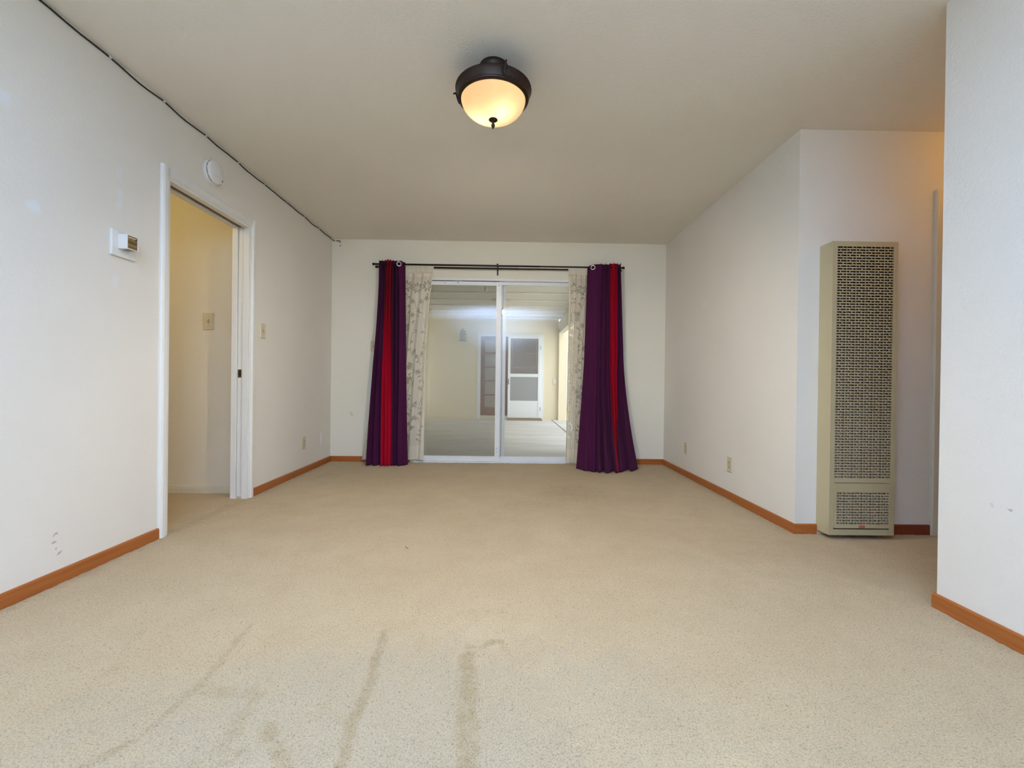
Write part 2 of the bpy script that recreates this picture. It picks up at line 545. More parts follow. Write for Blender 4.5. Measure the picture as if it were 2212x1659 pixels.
# ================================================================== THE SETTING
# ---- carpet floor (one dense sheet; wear and soil marks follow the pile)
def floor():
    x0, x1, y0, y1, st = -3.40, 3.40, YR, YB + 0.02, 0.02
    xs = np.arange(x0, x1 + st / 2, st)
    ys = np.arange(y0, y1 + st / 2, st)
    XX, YY = np.meshgrid(xs, ys)
    nx, ny = len(xs), len(ys)
    def seg_d(p, q):
        p, q = np.array(p), np.array(q)
        d = q - p
        t = np.clip(((XX - p[0]) * d[0] + (YY - p[1]) * d[1]) / max(1e-9, d @ d), 0, 1)
        return np.hypot(XX - p[0] - t * d[0], YY - p[1] - t * d[1])
    def stroke(arr, pts, w, amt):
        for a, b in zip(pts[:-1], pts[1:]):
            np.maximum(arr, amt * np.exp(-(seg_d(a, b) / w) ** 4), out=arr)
    def blob(arr, c, rx, ry, amt, rot=0.0):
        u = (XX - c[0]) * math.cos(rot) + (YY - c[1]) * math.sin(rot)
        v = -(XX - c[0]) * math.sin(rot) + (YY - c[1]) * math.cos(rot)
        np.maximum(arr, amt * np.exp(-((u / rx) ** 2 + (v / ry) ** 2) ** 2), out=arr)
    wear_dim = np.zeros_like(XX)
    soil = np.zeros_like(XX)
    # vacuumed nap in front of the camera, coloured darker to offset strong light
    blob(wear_dim, (-0.35, 1.05), 0.75, 0.50, 0.85)
    blob(wear_dim, (0.20, 1.20), 0.50, 0.38, 0.55)
    blob(wear_dim, (-0.90, 1.02), 0.45, 0.40, 0.6)
    blob(wear_dim, (0.9, 1.0), 0.7, 0.35, 0.35)
    blob(wear_dim, (-0.15, 0.2), 1.8, 0.9, 0.6)
    wear_dim = np.maximum(wear_dim, 0.28 * np.clip((2.6 - YY) / 2.0, 0, 1))
    stroke(soil, [(-0.423, 1.566), (-0.394, 1.312), (-0.387, 1.151), (-0.368, 0.95)], 0.022, 0.76)
    stroke(soil, [(-0.288, 1.567), (-0.279, 1.459)], 0.012, 0.54)
    stroke(soil, [(-0.12, 1.486), (-0.072, 1.474), (-0.042, 1.513), (-0.003, 1.514), (0.013, 1.449)], 0.018, 0.67)
    stroke(soil, [(-0.114, 1.424), (-0.093, 1.184), (-0.073, 0.95)], 0.040, 0.71)
    stroke(soil, [(-0.918, 1.60), (-0.884, 1.34), (-0.889, 1.198), (-0.90, 1.10), (-0.98, 0.98)], 0.020, 0.63)
    stroke(soil, [(-0.857, 1.27), (-0.689, 1.252), (-0.69, 1.166), (-0.673, 1.064), (-0.75, 0.95)], 0.035, 0.54)
    stroke(soil, [(-0.60, 1.135), (-0.50, 1.015), (-0.45, 0.9)], 0.028, 0.67)
    stroke(soil, [(-0.60, 1.09), (-0.66, 1.0)], 0.02, 0.54)
    stroke(soil, [(0.061, 1.284), (0.135, 1.284)], 0.016, 0.45)
    stroke(soil, [(-0.49, 1.30), (-0.48, 1.19), (-0.42, 1.15)], 0.03, 0.40)
    stroke(soil, [(-0.22, 1.22), (-0.20, 1.02)], 0.02, 0.31)
    stroke(soil, [(0.05, 1.12), (0.10, 1.0)], 0.03, 0.36)
    stroke(soil, [(-1.30, 1.62), (-1.18, 1.35), (-1.2, 1.2)], 0.03, 0.40)
    # traffic soil towards the sliding door and round the edges
    blob(soil, (0.55, 3.55), 0.42, 0.38, 0.50, 0.6)
    blob(soil, (0.22, 3.22), 0.38, 0.12, 0.45)
    blob(soil, (-1.15, 3.95), 0.45, 0.30, 0.40)
    blob(soil, (1.25, 3.60), 0.30, 0.50, 0.3)
    blob(soil, (1.25, 2.6), 0.55, 0.30, 0.30)
    blob(soil, (-0.1, 4.45), 1.5, 0.35, 0.2)
    blob(soil, (2.1, 2.3), 0.6, 0.45, 0.35)
    blob(soil, (-1.95, 2.95), 0.35, 0.45, 0.35)
    blob(wear_dim, (0.10, 4.35), 0.5, 0.22, 0.45)
    blob(wear_dim, (-1.70, 4.25), 0.06, 0.55, 0.5)
    blob(wear_dim, (1.52, 4.0), 0.05, 0.6, 0.4)
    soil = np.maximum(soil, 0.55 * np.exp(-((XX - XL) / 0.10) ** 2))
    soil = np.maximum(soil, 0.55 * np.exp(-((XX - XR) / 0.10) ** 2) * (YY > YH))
    zz = (rng.random(XX.shape) - 0.5) * 0.004
    vs_ = np.stack([XX, YY, zz], -1).reshape(-1, 3)
    idx = np.arange(nx * ny).reshape(ny, nx)
    fs = np.stack([idx[:-1, :-1], idx[:-1, 1:], idx[1:, 1:], idx[1:, :-1]], -1).reshape(-1, 4)
    m = MB()
    m.v = [tuple(p) for p in vs_.tolist()]
    m.f = [tuple(p) for p in fs.tolist()]
    o = m.build('floor', 'carpet', smooth=True, attr={'wear_dim': wear_dim, 'soil': soil})
    struct(o, 'worn beige wall-to-wall carpet with vacuum streaks')
    sub = B(-3.52, 3.52, YR - WT, YB + WT, -0.14, -0.012).build('floor', 'threshold')
    struct(sub)
floor()

ceil = B(-3.52, 3.52, YR - WT, YB + WT, CH, CH + 0.12).build('ceiling', 'paint_ceiling')
struct(ceil, 'cream textured ceiling')

# ---- left wall with its doorway
DY0, DY1, DZ = 2.515, 3.315, 2.03
m = MB()
m.box(XL - WT, XL, YR, DY0, 0, CH)
m.box(XL - WT, XL, DY1, YB, 0, CH)
m.box(XL - WT, XL, DY0, DY1, DZ, CH)
struct(m.build('wall_left', 'paint_left'), 'cream wall with doorway on the left')
# ---- right wall, far stretch with the hall corner, and near stretch
struct(B(XR, XR + WT, YH, YB, 0, CH).build('wall_right', 'paint_right'), 'cream wall right of the sliding door')
struct(B(XR, XR + WT, YR, YN, 0, CH).build('wall_right_near', 'paint_right'), 'bright near wall at the right edge')
m = MB()
HX0, HX1 = 2.645, 3.33
m.box(XR + WT, HX0, YH, YH + WT, 0, CH)
m.box(HX1, 3.40, YH, YH + WT, 0, CH)
m.box(HX0, HX1, YH, YH + WT, 2.03, CH)
struct(m.build('wall_hall_right', 'paint_right'), 'cream hall wall behind the heater')
struct(B(3.40, 3.52, YN - WT, YH + WT, 0, CH).build('wall_hall_end', 'paint_right'))
struct(B(XR + WT, 3.40, YN - WT, YN, 0, CH).build('wall_hall_near', 'paint_right'))
# ---- hall behind the left doorway
struct(B(-3.40, XL - WT, 3.46, 3.46 + WT, 0, CH).build('wall_hall_left', 'paint_hall'), 'cream hall wall seen through the left doorway')
struct(B(-3.52, -3.40, 1.3, 3.58, 0, CH).build('wall_hall_left_end', 'paint_hall'))
struct(B(-3.40, XL - WT, 1.3, 1.42, 0, CH).build('wall_hall_left_near', 'paint_hall'))
# ---- back wall around the sliding door
SX0, SX1, SZ = -1.01, 0.83, 2.035
m = MB()
m.box(-6.0, SX0, YB, YB + 0.13, PZ - 0.1, 2.75)
m.box(SX1, 5.0, YB, YB + 0.13, PZ - 0.1, 2.75)
m.box(SX0, SX1, YB, YB + 0.13, SZ, 2.75)
m.box(SX0, SX1, YB, YB + 0.13, PZ - 0.1, -0.005)
struct(m.build('wall_back', 'paint_back'), 'cream back wall around the sliding glass door')
# ---- rear wall, behind the camera
struct(B(XL - WT, XR + WT, YR - WT, YR, 0, CH).build('wall_rear', 'paint_back'))

# ---- baseboards
def baseboard(name, axis, pos, sgn, a, b, mat='baseboard_wood', h=0.060, t=0.011):
    """axis: direction it runs; pos: wall face; sgn: side the face looks to"""
    q = pos + sgn * t
    prof = [(pos, -0.005), (q, -0.005), (q, h - 0.006), (pos + sgn * (t - 0.005), h), (pos, h)]
    m = MB().prism(prof, axis, a, b) if axis == 'Y' else MB().prism([(p[0], p[1]) for p in prof], axis, a, b)
    return struct(m.build(name, mat))
baseboard('baseboard_left', 'Y', XL, 1, YR, 2.462)
baseboard('baseboard_left', 'Y', XL, 1, 3.372, YB)
baseboard('baseboard_right', 'Y', XR, -1, YH - 0.011, YB)
baseboard('baseboard_right', 'Y', XR, -1, YR, YN + 0.011)
baseboard('baseboard_back', 'X', YB, -1, XL + 0.011, SX0 - 0.04, 'baseboard_wood_x')
baseboard('baseboard_back', 'X', YB, -1, SX1 + 0.04, XR - 0.011, 'baseboard_wood_x')
baseboard('baseboard_hall', 'X', YH, -1, XR, 1.884, 'baseboard_wood_x')
baseboard('baseboard_hall', 'X', YH, -1, 2.26, 2.575, 'baseboard_dark')
m = MB()
m.box(-3.40, XL - WT, 3.447, 3.46, -0.005, 0.040)
m.box(-3.40, XL - WT, 3.452, 3.46, 0.040, 0.055)
struct(m.build('baseboard_hall_left', 'trim_cream'), 'low cream painted baseboard in the left hall')

# ---- doorway casing and pocket door in the left wall (trim_1, door_2)
cas = sempty('trim_1', (XL, DY0, 0), 'white painted doorway casing in the left wall')
def casing_prof(w, t):
    # rounded, stepped casing section: (across, out)
    return [(0, 0), (0, 0.008), (0.008, 0.009), (0.010, 0.013), (0.018, t), (w - 0.014, t), (w - 0.004, t - 0.005), (w, t - 0.012), (w, 0)]
def casing_leg(y_in, sgn, z1, parent):
    prof = [(XL + o, y_in + sgn * a) for a, o in casing_prof(0.054, 0.019)]
    if sgn > 0:
        prof = prof[::-1]
    return MB().prism(prof, 'Z', -0.005, z1).build('casing_leg', 'white_trim', parent)
casing_leg(DY0, -1, DZ + 0.054, cas)
casing_leg(DY1, 1, DZ + 0.054, cas)
MB().prism([(XL + o, DZ + a) for a, o in casing_prof(0.054, 0.0185)], 'Y', DY0 - 0.001, DY1 + 0.001).build('casing_head', 'white_trim', cas)
XO = XL - WT + 0.012
# jamb linings: left side solid, right and head split by the pocket
B(XL - WT - 0.002, XL + 0.004, DY0 - 0.001, DY0 + 0.016, -0.005, DZ - 0.016).build('jamb', 'white_trim', cas, bevel=0.002)
B(XL - 0.040, XL + 0.004, DY1 - 0.018, DY1 + 0.002, -0.005, DZ - 0.016).build('jamb', 'white_trim', cas, bevel=0.002)
B(XL - WT - 0.002, XL - 0.082, DY1 - 0.018, DY1 + 0.002, -0.005, DZ - 0.016).build('jamb', 'white_trim', cas, bevel=0.002)
B(XL - 0.040, XL + 0.004, DY0, DY1, DZ - 0.016, DZ + 0.002).build('jamb_head', 'white_trim', cas, bevel=0.002)
B(XL - WT - 0.002, XL - 0.082, DY0, DY1, DZ - 0.016, DZ + 0.002).build('jamb_head', 'white_trim', cas, bevel=0.002)
B(XL - 0.079, XL - 0.043, DY0, DY1 - 0.01, DZ - 0.006, DZ + 0.001).build('pocket_track', 'track_rust', cas)
pd = sempty('door_2', (XL - 0.061, DY1, 0), 'white pocket door slid into the wall, only its edge showing')
B(XL - 0.079, XL - 0.043, DY1 - 0.008, DY1 + 0.001, 0.012, DZ - 0.008).build('door_slab', 'white_trim', pd, bevel=0.002)
lt = B(XL - 0.074, XL - 0.050, DY1 - 0.011, DY1 - 0.007, 0.905, 0.963).build('latch', 'brass', pd)
lt['label'] = 'small dark brass latch plate'
B(XL - 0.067, XL - 0.057, DY1 - 0.013, DY1 - 0.010, 0.925, 0.943).build('latch_pull', 'dark_slot', lt)

# ---- door in the right hall, seen only as its casing
tr2 = sempty('trim_2', (2.61, YH, 0), 'cream painted door casing beside the wall heater')
m = MB().prism([(2.578, YH), (2.578, YH - 0.012), (2.586, YH - 0.018), (2.625, YH - 0.018), (2.636, YH - 0.010), (2.645, YH - 0.008), (2.645, YH)], 'Z', -0.005, 2.085)
m.build('casing_leg', 'trim_cream', tr2)
B(2.6455, HX1, YH - 0.017, YH, 2.03, 2.085).build('casing_head', 'trim_cream', tr2)
B(HX1, HX1 + 0.06, YH - 0.017, YH, -0.005, 2.085).build('casing_leg', 'trim_cream', tr2)
dr3 = sempty('door_3', (3.0, YH + 0.05, 0), 'brown wooden hall door')
B(HX0, HX1, YH + 0.03, YH + 0.065, 0.01, 2.03).build('door_slab', 'door_wood', dr3)
dk = MB().lathe([(0.012, -0.06), (0.012, -0.03), (0.026, -0.025), (0.026, 0.0), (0.01, 0.01)], (2.72, YH + 0.02, 0.95), 'Y', 16).build('door_knob', 'brass', dr3, smooth='auto')

# ================================================================== SLIDING GLASS DOOR
sd = sempty('door_1', (-0.09, YB, 0), 'white aluminium sliding glass door to the patio')
m = MB()
m.box(SX0, SX1, YB + 0.004, YB + 0.125, SZ - 0.026, SZ)          # head
m.box(SX0, SX0 + 0.025, YB + 0.004, YB + 0.125, 0.012, SZ - 0.026)
m.box(SX1 - 0.025, SX1, YB + 0.004, YB + 0.125, 0.012, SZ - 0.026)
m.build('frame', 'white_metal', sd)
m = MB()
m.box(SX0, SX1, YB - 0.012, YB + 0.125, -0.004, 0.012)
for yy in (0.03, 0.065, 0.10):
    m.box(SX0 + 0.025, SX1 - 0.025, YB + yy, YB + yy + 0.004, 0.012, 0.020)
m.build('sill_track', 'white_metal', sd)
B(SX0 + 0.025, -0.12, YB + 0.030, YB + 0.034, SZ - 0.040, SZ - 0.026).build('head_track', 'track_rust', sd)
def slider(name, x0, x1, y0, y1, z0, z1, st, rb, rt, glass):
    p = B(x0, x0 + st, y0, y1, z0, z1)
    p.box(x1 - st, x1, y0, y1, z0, z1)
    p.box(x0 + st, x1 - st, y0 + 0.001, y1 - 0.001, z0, z0 + rb)
    p.box(x0 + st, x1 - st, y0 + 0.001, y1 - 0.001, z1 - rt, z1)
    o = p.build(name, 'white_metal', sd)
    yc = (y0 + y1) / 2
    B(x0 + st - 0.004, x1 - st + 0.004, yc - 0.003, yc + 0.003, z0 + rb - 0.004, z1 - rt + 0.004).build('pane', glass, o)
    return o
pl = slider('sliding_panel', SX0 + 0.025, -0.066, YB + 0.012, YB + 0.042, 0.014, SZ - 0.036, 0.054, 0.054, 0.040, 'glass')
pr = slider('fixed_panel', -0.085, SX1 - 0.025, YB + 0.052, YB + 0.082, 0.014, SZ - 0.020, 0.030, 0.046, 0.040, 'glass')
B(-0.062, -0.052, YB + 0.045, YB + 0.060, 0.06, SZ - 0.06).build('gasket', 'grey_metal', pr)
# top latch, screw heads, finger pull
lc = B(-0.58, -0.50, YB + 0.004, YB + 0.012, SZ - 0.038, SZ - 0.030).build('safety_latch', 'grey_metal', pl)
B(-0.55, -0.535, YB + 0.002, YB + 0.010, SZ - 0.058, SZ - 0.038).build('latch_tongue', 'grey_metal', lc)
for (sx, sz) in ((-0.692, 1.983), (-0.096, 2.005), (-0.100, 0.16), (-0.100, 0.12), (-0.092, 1.96)):
    MB().lathe([(0.0045, -0.002), (0.0045, 0.001)], (sx, YB + 0.012, sz), 'Y', 10).build('screw', 'dark_slot', pl)
sc = B(SX0 + 0.03, SX0 + 0.06, YB + 0.095, YB + 0.112, 0.02, SZ - 0.03)
sc.box(-0.048, -0.012, YB + 0.095, YB + 0.112, 0.02, SZ - 0.03)
sc.box(SX0 + 0.06, -0.048, YB + 0.096, YB + 0.111, 0.02, 0.05)
sc.box(SX0 + 0.06, -0.048, YB + 0.096, YB + 0.111, SZ - 0.06, SZ - 0.03)
sco = sc.build('screen_panel', 'white_metal', sd)
B(SX0 + 0.058, -0.046, YB + 0.1025, YB + 0.1035, 0.048, SZ - 0.058).build('mesh', 'insect_screen', sco)

# ================================================================== PATIO
struct(B(-9.0, 9.0, YB + 0.13, 16.0, PZ - 0.20, PZ - 0.02).build('ground', 'lawn'))
slab = sempty('patio_floor', (0, 8, PZ), 'grey weathered concrete patio slab with joints')
JX, JY = 1.20, 8.25
for (a, b) in ((-6.0, JX - 0.012), (JX + 0.012, 4.0)):
    for (c, d) in ((YB + 0.13, JY - 0.008), (JY + 0.008, YP + 0.2)):
        B(a, b, c, d, PZ - 0.10, PZ).build('slab', 'concrete', slab, bevel=0.004)
B(-6.0, 4.0, YB + 0.13, YP + 0.2, PZ - 0.10, PZ - 0.02).build('joint_filler', 'threshold', slab)

# far wall
CX0, CX1, CZ = -0.757, 0.972, 2.15
m = MB()
m.box(-6.0, CX0 + 0.03, YP, YP + 0.15, PZ, 2.75)
m.box(CX1 - 0.03, 1.36, YP, YP + 0.15, PZ, 2.75)
m.box(CX0 + 0.03, CX1 - 0.03, YP, YP + 0.15, CZ - 0.03, 2.75)
struct(m.build('wall_patio', 'stucco'), 'pale yellow stucco wall across the patio')
m = MB()
m.box(1.36, 1.56, YP - 0.12, YP + 0.15, PZ, 2.30)
m.box(1.56, 4.0, YP + 0.05, YP + 0.15, PZ, 2.75)
struct(m.build('wall_patio_side', 'stucco'), 'pale yellow stucco pier at the patio corner')
w2 = sempty('window_2', (2.1, YP, 0.2), 'white framed patio window half hidden by the right lace curtain')
m = MB()
m.box(1.58, 1.65, YP + 0.0, YP + 0.05, 0.20, 2.15)
m.box(2.55, 2.62, YP + 0.0, YP + 0.05, 0.20, 2.15)
m.box(1.65, 2.55, YP + 0.0, YP + 0.05, 0.20, 0.27)
m.box(1.65, 2.55, YP + 0.0, YP + 0.05, 2.08, 2.15)
m.build('window_frame', 'white_metal', w2)
B(1.65, 2.55, YP + 0.02, YP + 0.03, 0.27, 2.08).build('pane', 'far_glass', w2)

# roof deck and rafters
struct(B(-4.6, 1.56, YB + 0.13, YP, 2.545, 2.64).build('ceiling_patio', 'patio_ceiling'), 'white boarded patio ceiling')
for k, yy in enumerate([5.47, 6.12, 6.77, 7.42, 8.07, 8.79, 9.44, 10.10, 10.74, 11.32]):
    r_ = B(-4.6, 1.36, yy, yy + 0.030, 2.522, 2.546).build('rafter', 'patio_rafter')
    ordn = ['tenth', 'ninth', 'eighth', 'seventh', 'sixth', 'fifth', 'fourth', 'third', 'second', 'first'][k]
    tag(r_, 'white painted patio rafter, %s counted from the yellow far wall' % ordn, 'rafter', 'rafters under the patio ceiling')
hb = B(1.36, 1.50, 6.4, YP - 0.001, 2.185, 2.50).build('patio_beam', 'mat_beam', bevel=0.006)
tag(hb, 'grey painted header beam along the right side of the patio', 'beam')
# unseen left wall, shaped to let daylight in only near the far wall
struct(B(-3.75, -3.60, YB + 0.13, 9.9, PZ, 2.545).build('light_block_left', 'stucco'))
struct(B(1.50, 1.62, YB + 0.13, 6.4, PZ, 2.545).build('light_block_right', 'stucco'))  # unseen wall, added to cut daylight on the near patio
pp = MB().box(1.37, 1.49, 8.86, 8.98, PZ, 2.185).build('patio_post', 'mat_beam')
tag(pp, 'square painted post holding up the patio beam', 'post')

# French doors in the far wall
tr3 = sempty('trim_3', (0.1, YP, PZ), 'white casing round the patio French doors')
B(CX0, CX0 + 0.085, YP - 0.02, YP + 0.02, PZ, CZ).build('casing_leg', 'white_metal', tr3)
B(CX1 - 0.085, CX1, YP - 0.02, YP + 0.02, PZ, CZ).build('casing_leg', 'white_metal', tr3)
B(CX0 + 0.085, CX1 - 0.085, YP - 0.02, YP + 0.02, CZ - 0.065, CZ).build('casing_head', 'white_metal', tr3)
ZR = [0.02, 0.225, 0.553, 0.92, 1.28, 1.655, 1.985, 2.085]
def french(name, x0, x1, label):
    e = sempty(name, ((x0 + x1) / 2, YP + 0.06, 0), label)
    st = 0.105
    y0, y1 = YP + 0.035, YP + 0.075
    B(x0, x0 + st, y0, y1, ZR[0], ZR[7]).build('stile', 'door_wood', e)
    B(x1 - st, x1, y0, y1, ZR[0], ZR[7]).build('stile', 'door_wood', e)
    B(x0 + st, x1 - st, y0, y1, ZR[0], ZR[1]).build('rail', 'door_wood', e)
    B(x0 + st, x1 - st, y0, y1, ZR[6], ZR[7]).build('rail', 'door_wood', e)
    for z in ZR[2:6]:
        B(x0 + st, x1 - st, y0 + 0.004, y1 - 0.004, z - 0.018, z + 0.018).build('muntin', 'door_wood', e)
    for a, b in zip(ZR[1:6], ZR[2:7]):
        B(x0 + st, x1 - st, YP + 0.052, YP + 0.057, a + 0.018 if a != ZR[1] else a, b - 0.018 if b != ZR[6] else b).build('pane', 'far_glass', e)
    B(x0 + st - 0.01, x1 - st + 0.01, y1 + 0.012, y1 + 0.016, ZR[1] - 0.02, ZR[6] + 0.02).build('shade', 'pane_backing', e)  # added pale panel, stands in for bright reflections in the panes
    return e
f1 = french('door_4', -0.672, 0.060, 'brown wooden French door leaf left of the white screen door')
f2 = french('door_5', 0.064, 0.887, 'brown wooden French door leaf behind the white screen door')
MB().lathe([(0.010, -0.06), (0.010, -0.04), (0.022, -0.035), (0.022, -0.01), (0.008, 0)], (-0.0, YP + 0.035, 0.93), 'Y', 14).build('door_knob', 'brass', f1, smooth='auto')
struct(B(CX0, CX1, YP + 0.15, YP + 0.17, PZ, CZ).build('wall_beyond_patio', 'pane_backing'))
struct(B(CX0 + 0.03, CX1 - 0.03, YP + 0.0, YP + 0.15, PZ, 0.012).build('trim_4', 'trim_cream'), 'low sill under the French doors')
sdn = thing('screen_door', 'white screen door with mesh panels and solid kick panel across the patio', 'door', (0.46, YP - 0.03, 0))
ax0, ax1, yy0, yy1 = 0.040, 0.887, YP - 0.048, YP - 0.020
B(ax0, ax0 + 0.062, yy0, yy1, -0.035, 2.095).build('stile', 'white_metal', sdn, bevel=0.004)
B(ax1 - 0.062, ax1, yy0, yy1, -0.035, 2.095).build('stile', 'white_metal', sdn, bevel=0.004)
for z0, z1 in ((2.035, 2.095), (1.030, 1.115), (0.350, 0.412), (-0.035, 0.022)):
    B(ax0 + 0.062, ax1 - 0.062, yy0 + 0.002, yy1 - 0.002, z0, z1).build('rail', 'white_metal', sdn)
B(ax0 + 0.062, ax1 - 0.062, YP - 0.036, YP - 0.034, 1.115, 2.035).build('upper_mesh', 'door_mesh_dark', sdn)
B(ax0 + 0.062, ax1 - 0.062, YP - 0.036, YP - 0.034, 0.412, 1.030).build('lower_mesh', 'door_mesh_grey', sdn)
kp = MB().box(ax0 + 0.062, ax1 - 0.062, YP - 0.038, YP - 0.030, 0.022, 0.350)
kp.box(ax0 + 0.085, ax1 - 0.085, YP - 0.042, YP - 0.037, 0.045, 0.328)
kp.build('kick_panel', 'white_metal', sdn)
hd = B(ax0 + 0.012, ax0 + 0.030, YP - 0.054, YP - 0.048, 0.83, 0.98).build('handle_plate', 'dark_slot', sdn)
MB().tube([(ax0 + 0.021, YP - 0.054, 0.86), (ax0 + 0.021, YP - 0.085, 0.875), (ax0 + 0.021, YP - 0.085, 0.935), (ax0 + 0.021, YP - 0.054, 0.95)], 0.007, 6).build('handle', 'dark_slot', hd)
for z in (0.20, 1.80):
    MB().lathe([(0.010, z - 0.05), (0.010, z + 0.05)], (ax1 + 0.006, YP - 0.05, 0), 'Z', 10).build('hinge', 'grey_metal', sdn)
th = MB().box(0.04, 0.93, YP - 0.34, YP - 0.125, PZ, PZ + 0.03).box(0.05, 0.92, YP - 0.125, YP - 0.022, PZ, PZ + 0.038).build('door_step', 'threshold', bevel=0.004)
tag(th, 'low brown wooden step board below the screen door', 'step')

# patio wall lantern (bell shape), box and bare bulb
lan = thing('wall_lantern', 'dim grey bell-shaped lantern on the patio wall', 'lantern', (-1.135, YP, 1.93))
LC = (-1.135, YP - 0.14, 0)
MB().lathe([(0.100, 1.935), (0.105, 1.945), (0.085, 1.99), (0.075, 2.06), (0.070, 2.10)], LC, 'Z', 24).build('shade', 'lantern_grey', lan, smooth='auto')
MB().lathe([(0.070, 2.10), (0.100, 2.108), (0.098, 2.125), (0.060, 2.150), (0.055, 2.165), (0.080, 2.172), (0.072, 2.20), (0.035, 2.225), (0.02, 2.26)], LC, 'Z', 24).build('cap', 'lantern_grey', lan, smooth='auto')
B(-1.185, -1.085, YP - 0.02, YP, 2.00, 2.16).build('back_plate', 'lantern_grey', lan, bevel=0.004)
MB().tube([(-1.135, YP - 0.015, 2.12), (-1.135, YP - 0.05, 2.18), (-1.135, YP - 0.10, 2.18)], 0.010, 8).build('arm', 'lantern_grey', lan, smooth='auto')
pb = thing('patio_bulb', 'bare bulb in a white lampholder on the patio ceiling', 'lamp', (-0.355, 7.344, 2.50))
MB().lathe([(0.062, 2.546), (0.062, 2.54), (0.045, 2.53), (0.030, 2.49), (0.022, 2.49)], (-0.355, 7.30, 0), 'Z', 24).build('lampholder', 'porcelain', pb, smooth='auto')
MB().lathe([(0.014, 2.50), (0.016, 2.475), (0.030, 2.44), (0.034, 2.415), (0.028, 2.39), (0.012, 2.376), (0.002, 2.374)], (-0.355, 7.30, 0), 'Z', 24).build('bulb', 'porcelain', pb, smooth='auto')

# ================================================================== CEILING LIGHT
LX, LY = -0.080, 2.165
cl = thing('ceiling_light', 'bronze flush ceiling light with lit amber glass bowl', 'lamp', (LX, LY, CH))
def L_(prof, name, mat, parent=cl, seg=64, caps=True):
    return MB().lathe(prof, (LX, LY, 0), 'Z', seg, caps).build(name, mat, parent, smooth='auto')
L_([(0.070, CH), (0.072, CH - 0.008), (0.069, CH - 0.018), (0.061, CH - 0.032), (0.057, CH - 0.055), (0.056, 2.335)], 'canopy', 'bronze')
ring = L_([(0.030, 2.342), (0.150, 2.338), (0.176, 2.332), (0.1855, 2.326), (0.1865, 2.321), (0.182, 2.316), (0.180, 2.314),
           (0.172, 2.285), (0.174, 2.281), (0.172, 2.276), (0.164, 2.272), (0.158, 2.271), (0.156, 2.277), (0.164, 2.306), (0.140, 2.322), (0.030, 2.326)], 'ring', 'bronze')
bowl_prof = []
for k in range(15):
    a = k / 14 * math.pi / 2
    bowl_prof.append((0.1575 * math.cos(a) ** 0.85 if k < 14 else 0.004, 2.274 - 0.094 * math.sin(a) ** 1.15))
bowl = L_(bowl_prof, 'glass_bowl', 'amber_glass', caps=False)
fin = L_([(0.003, 2.186), (0.021, 2.182), (0.022, 2.178), (0.014, 2.172), (0.006, 2.168), (0.0055, 2.162), (0.008, 2.158), (0.0095, 2.150), (0.006, 2.141), (0.001, 2.134)], 'finial', 'bronze', seg=24)
for ang in (-72, 48, 168):
    a = math.radians(ang)
    def pol(r, dz, da=0.0):
        return (LX + r * math.cos(a + da), LY + r * math.sin(a + da), dz)
    h = MB()
    h.tube([pol(0.174, 2.279), pol(0.181, 2.296), pol(0.186, 2.313), pol(0.190, 2.327), pol(0.195, 2.333), pol(0.202, 2.333), pol(0.206, 2.328)],
           [0.0035, 0.0045, 0.005, 0.005, 0.0045, 0.004, 0.003], 8)
    for s in (-1, 1):
        h.tube([pol(0.174, 2.279), pol(0.182, 2.296, s * 0.028), pol(0.187, 2.314, s * 0.055)], [0.003, 0.0035, 0.002], 8)
    h.build('scroll_clip', 'bronze', ring, smooth=True)
for bx, by in ((-0.045, 0.015), (0.035, -0.030)):
    o = lamp('bulb_light', 'POINT', (bx, by, 2.242 - CH), 0.52, (1.0, 0.93, 0.74), shadow_soft_size=0.018)
    o.parent = cl

# added spot below the bowl, tilted to fill the back of the room
o = lamp('bowl_fill', 'SPOT', (0, 0, 2.115 - CH), 66.0, (1.10, 0.98, 0.80), shadow_soft_size=0.035, spot_size=math.radians(170), spot_blend=0.75)
o.rotation_euler.x = math.radians(30)
o.parent = cl

# hall lamp out of sight round the corner: its warm glow reaches the heater wall
hl = thing('hall_ceiling_light', 'small globe ceiling light in the right hall', 'lamp', (3.0, 2.2, CH))
MB().lathe([(0.07, CH), (0.07, CH - 0.02), (0.05, CH - 0.03)], (3.0, 2.2, 0), 'Z', 24).build('canopy', 'bronze', hl, smooth='auto')
o = lamp('hall_bulb', 'POINT', (0, 0, -0.12), 3.4, (1.0, 0.50, 0.08), shadow_soft_size=0.06)
o.parent = hl

hl2 = thing('hall_ceiling_light', 'small globe ceiling light in the hall beyond the left doorway', 'lamp', (-2.85, 2.3, CH))
MB().lathe([(0.07, CH), (0.07, CH - 0.02), (0.05, CH - 0.03)], (-2.85, 2.3, 0), 'Z', 24).build('canopy', 'bronze', hl2, smooth='auto')
o = lamp('left_hall_bulb', 'POINT', (0, 0, -0.12), 8.6, (1.0, 0.77, 0.33), shadow_soft_size=0.08)
o.parent = hl2

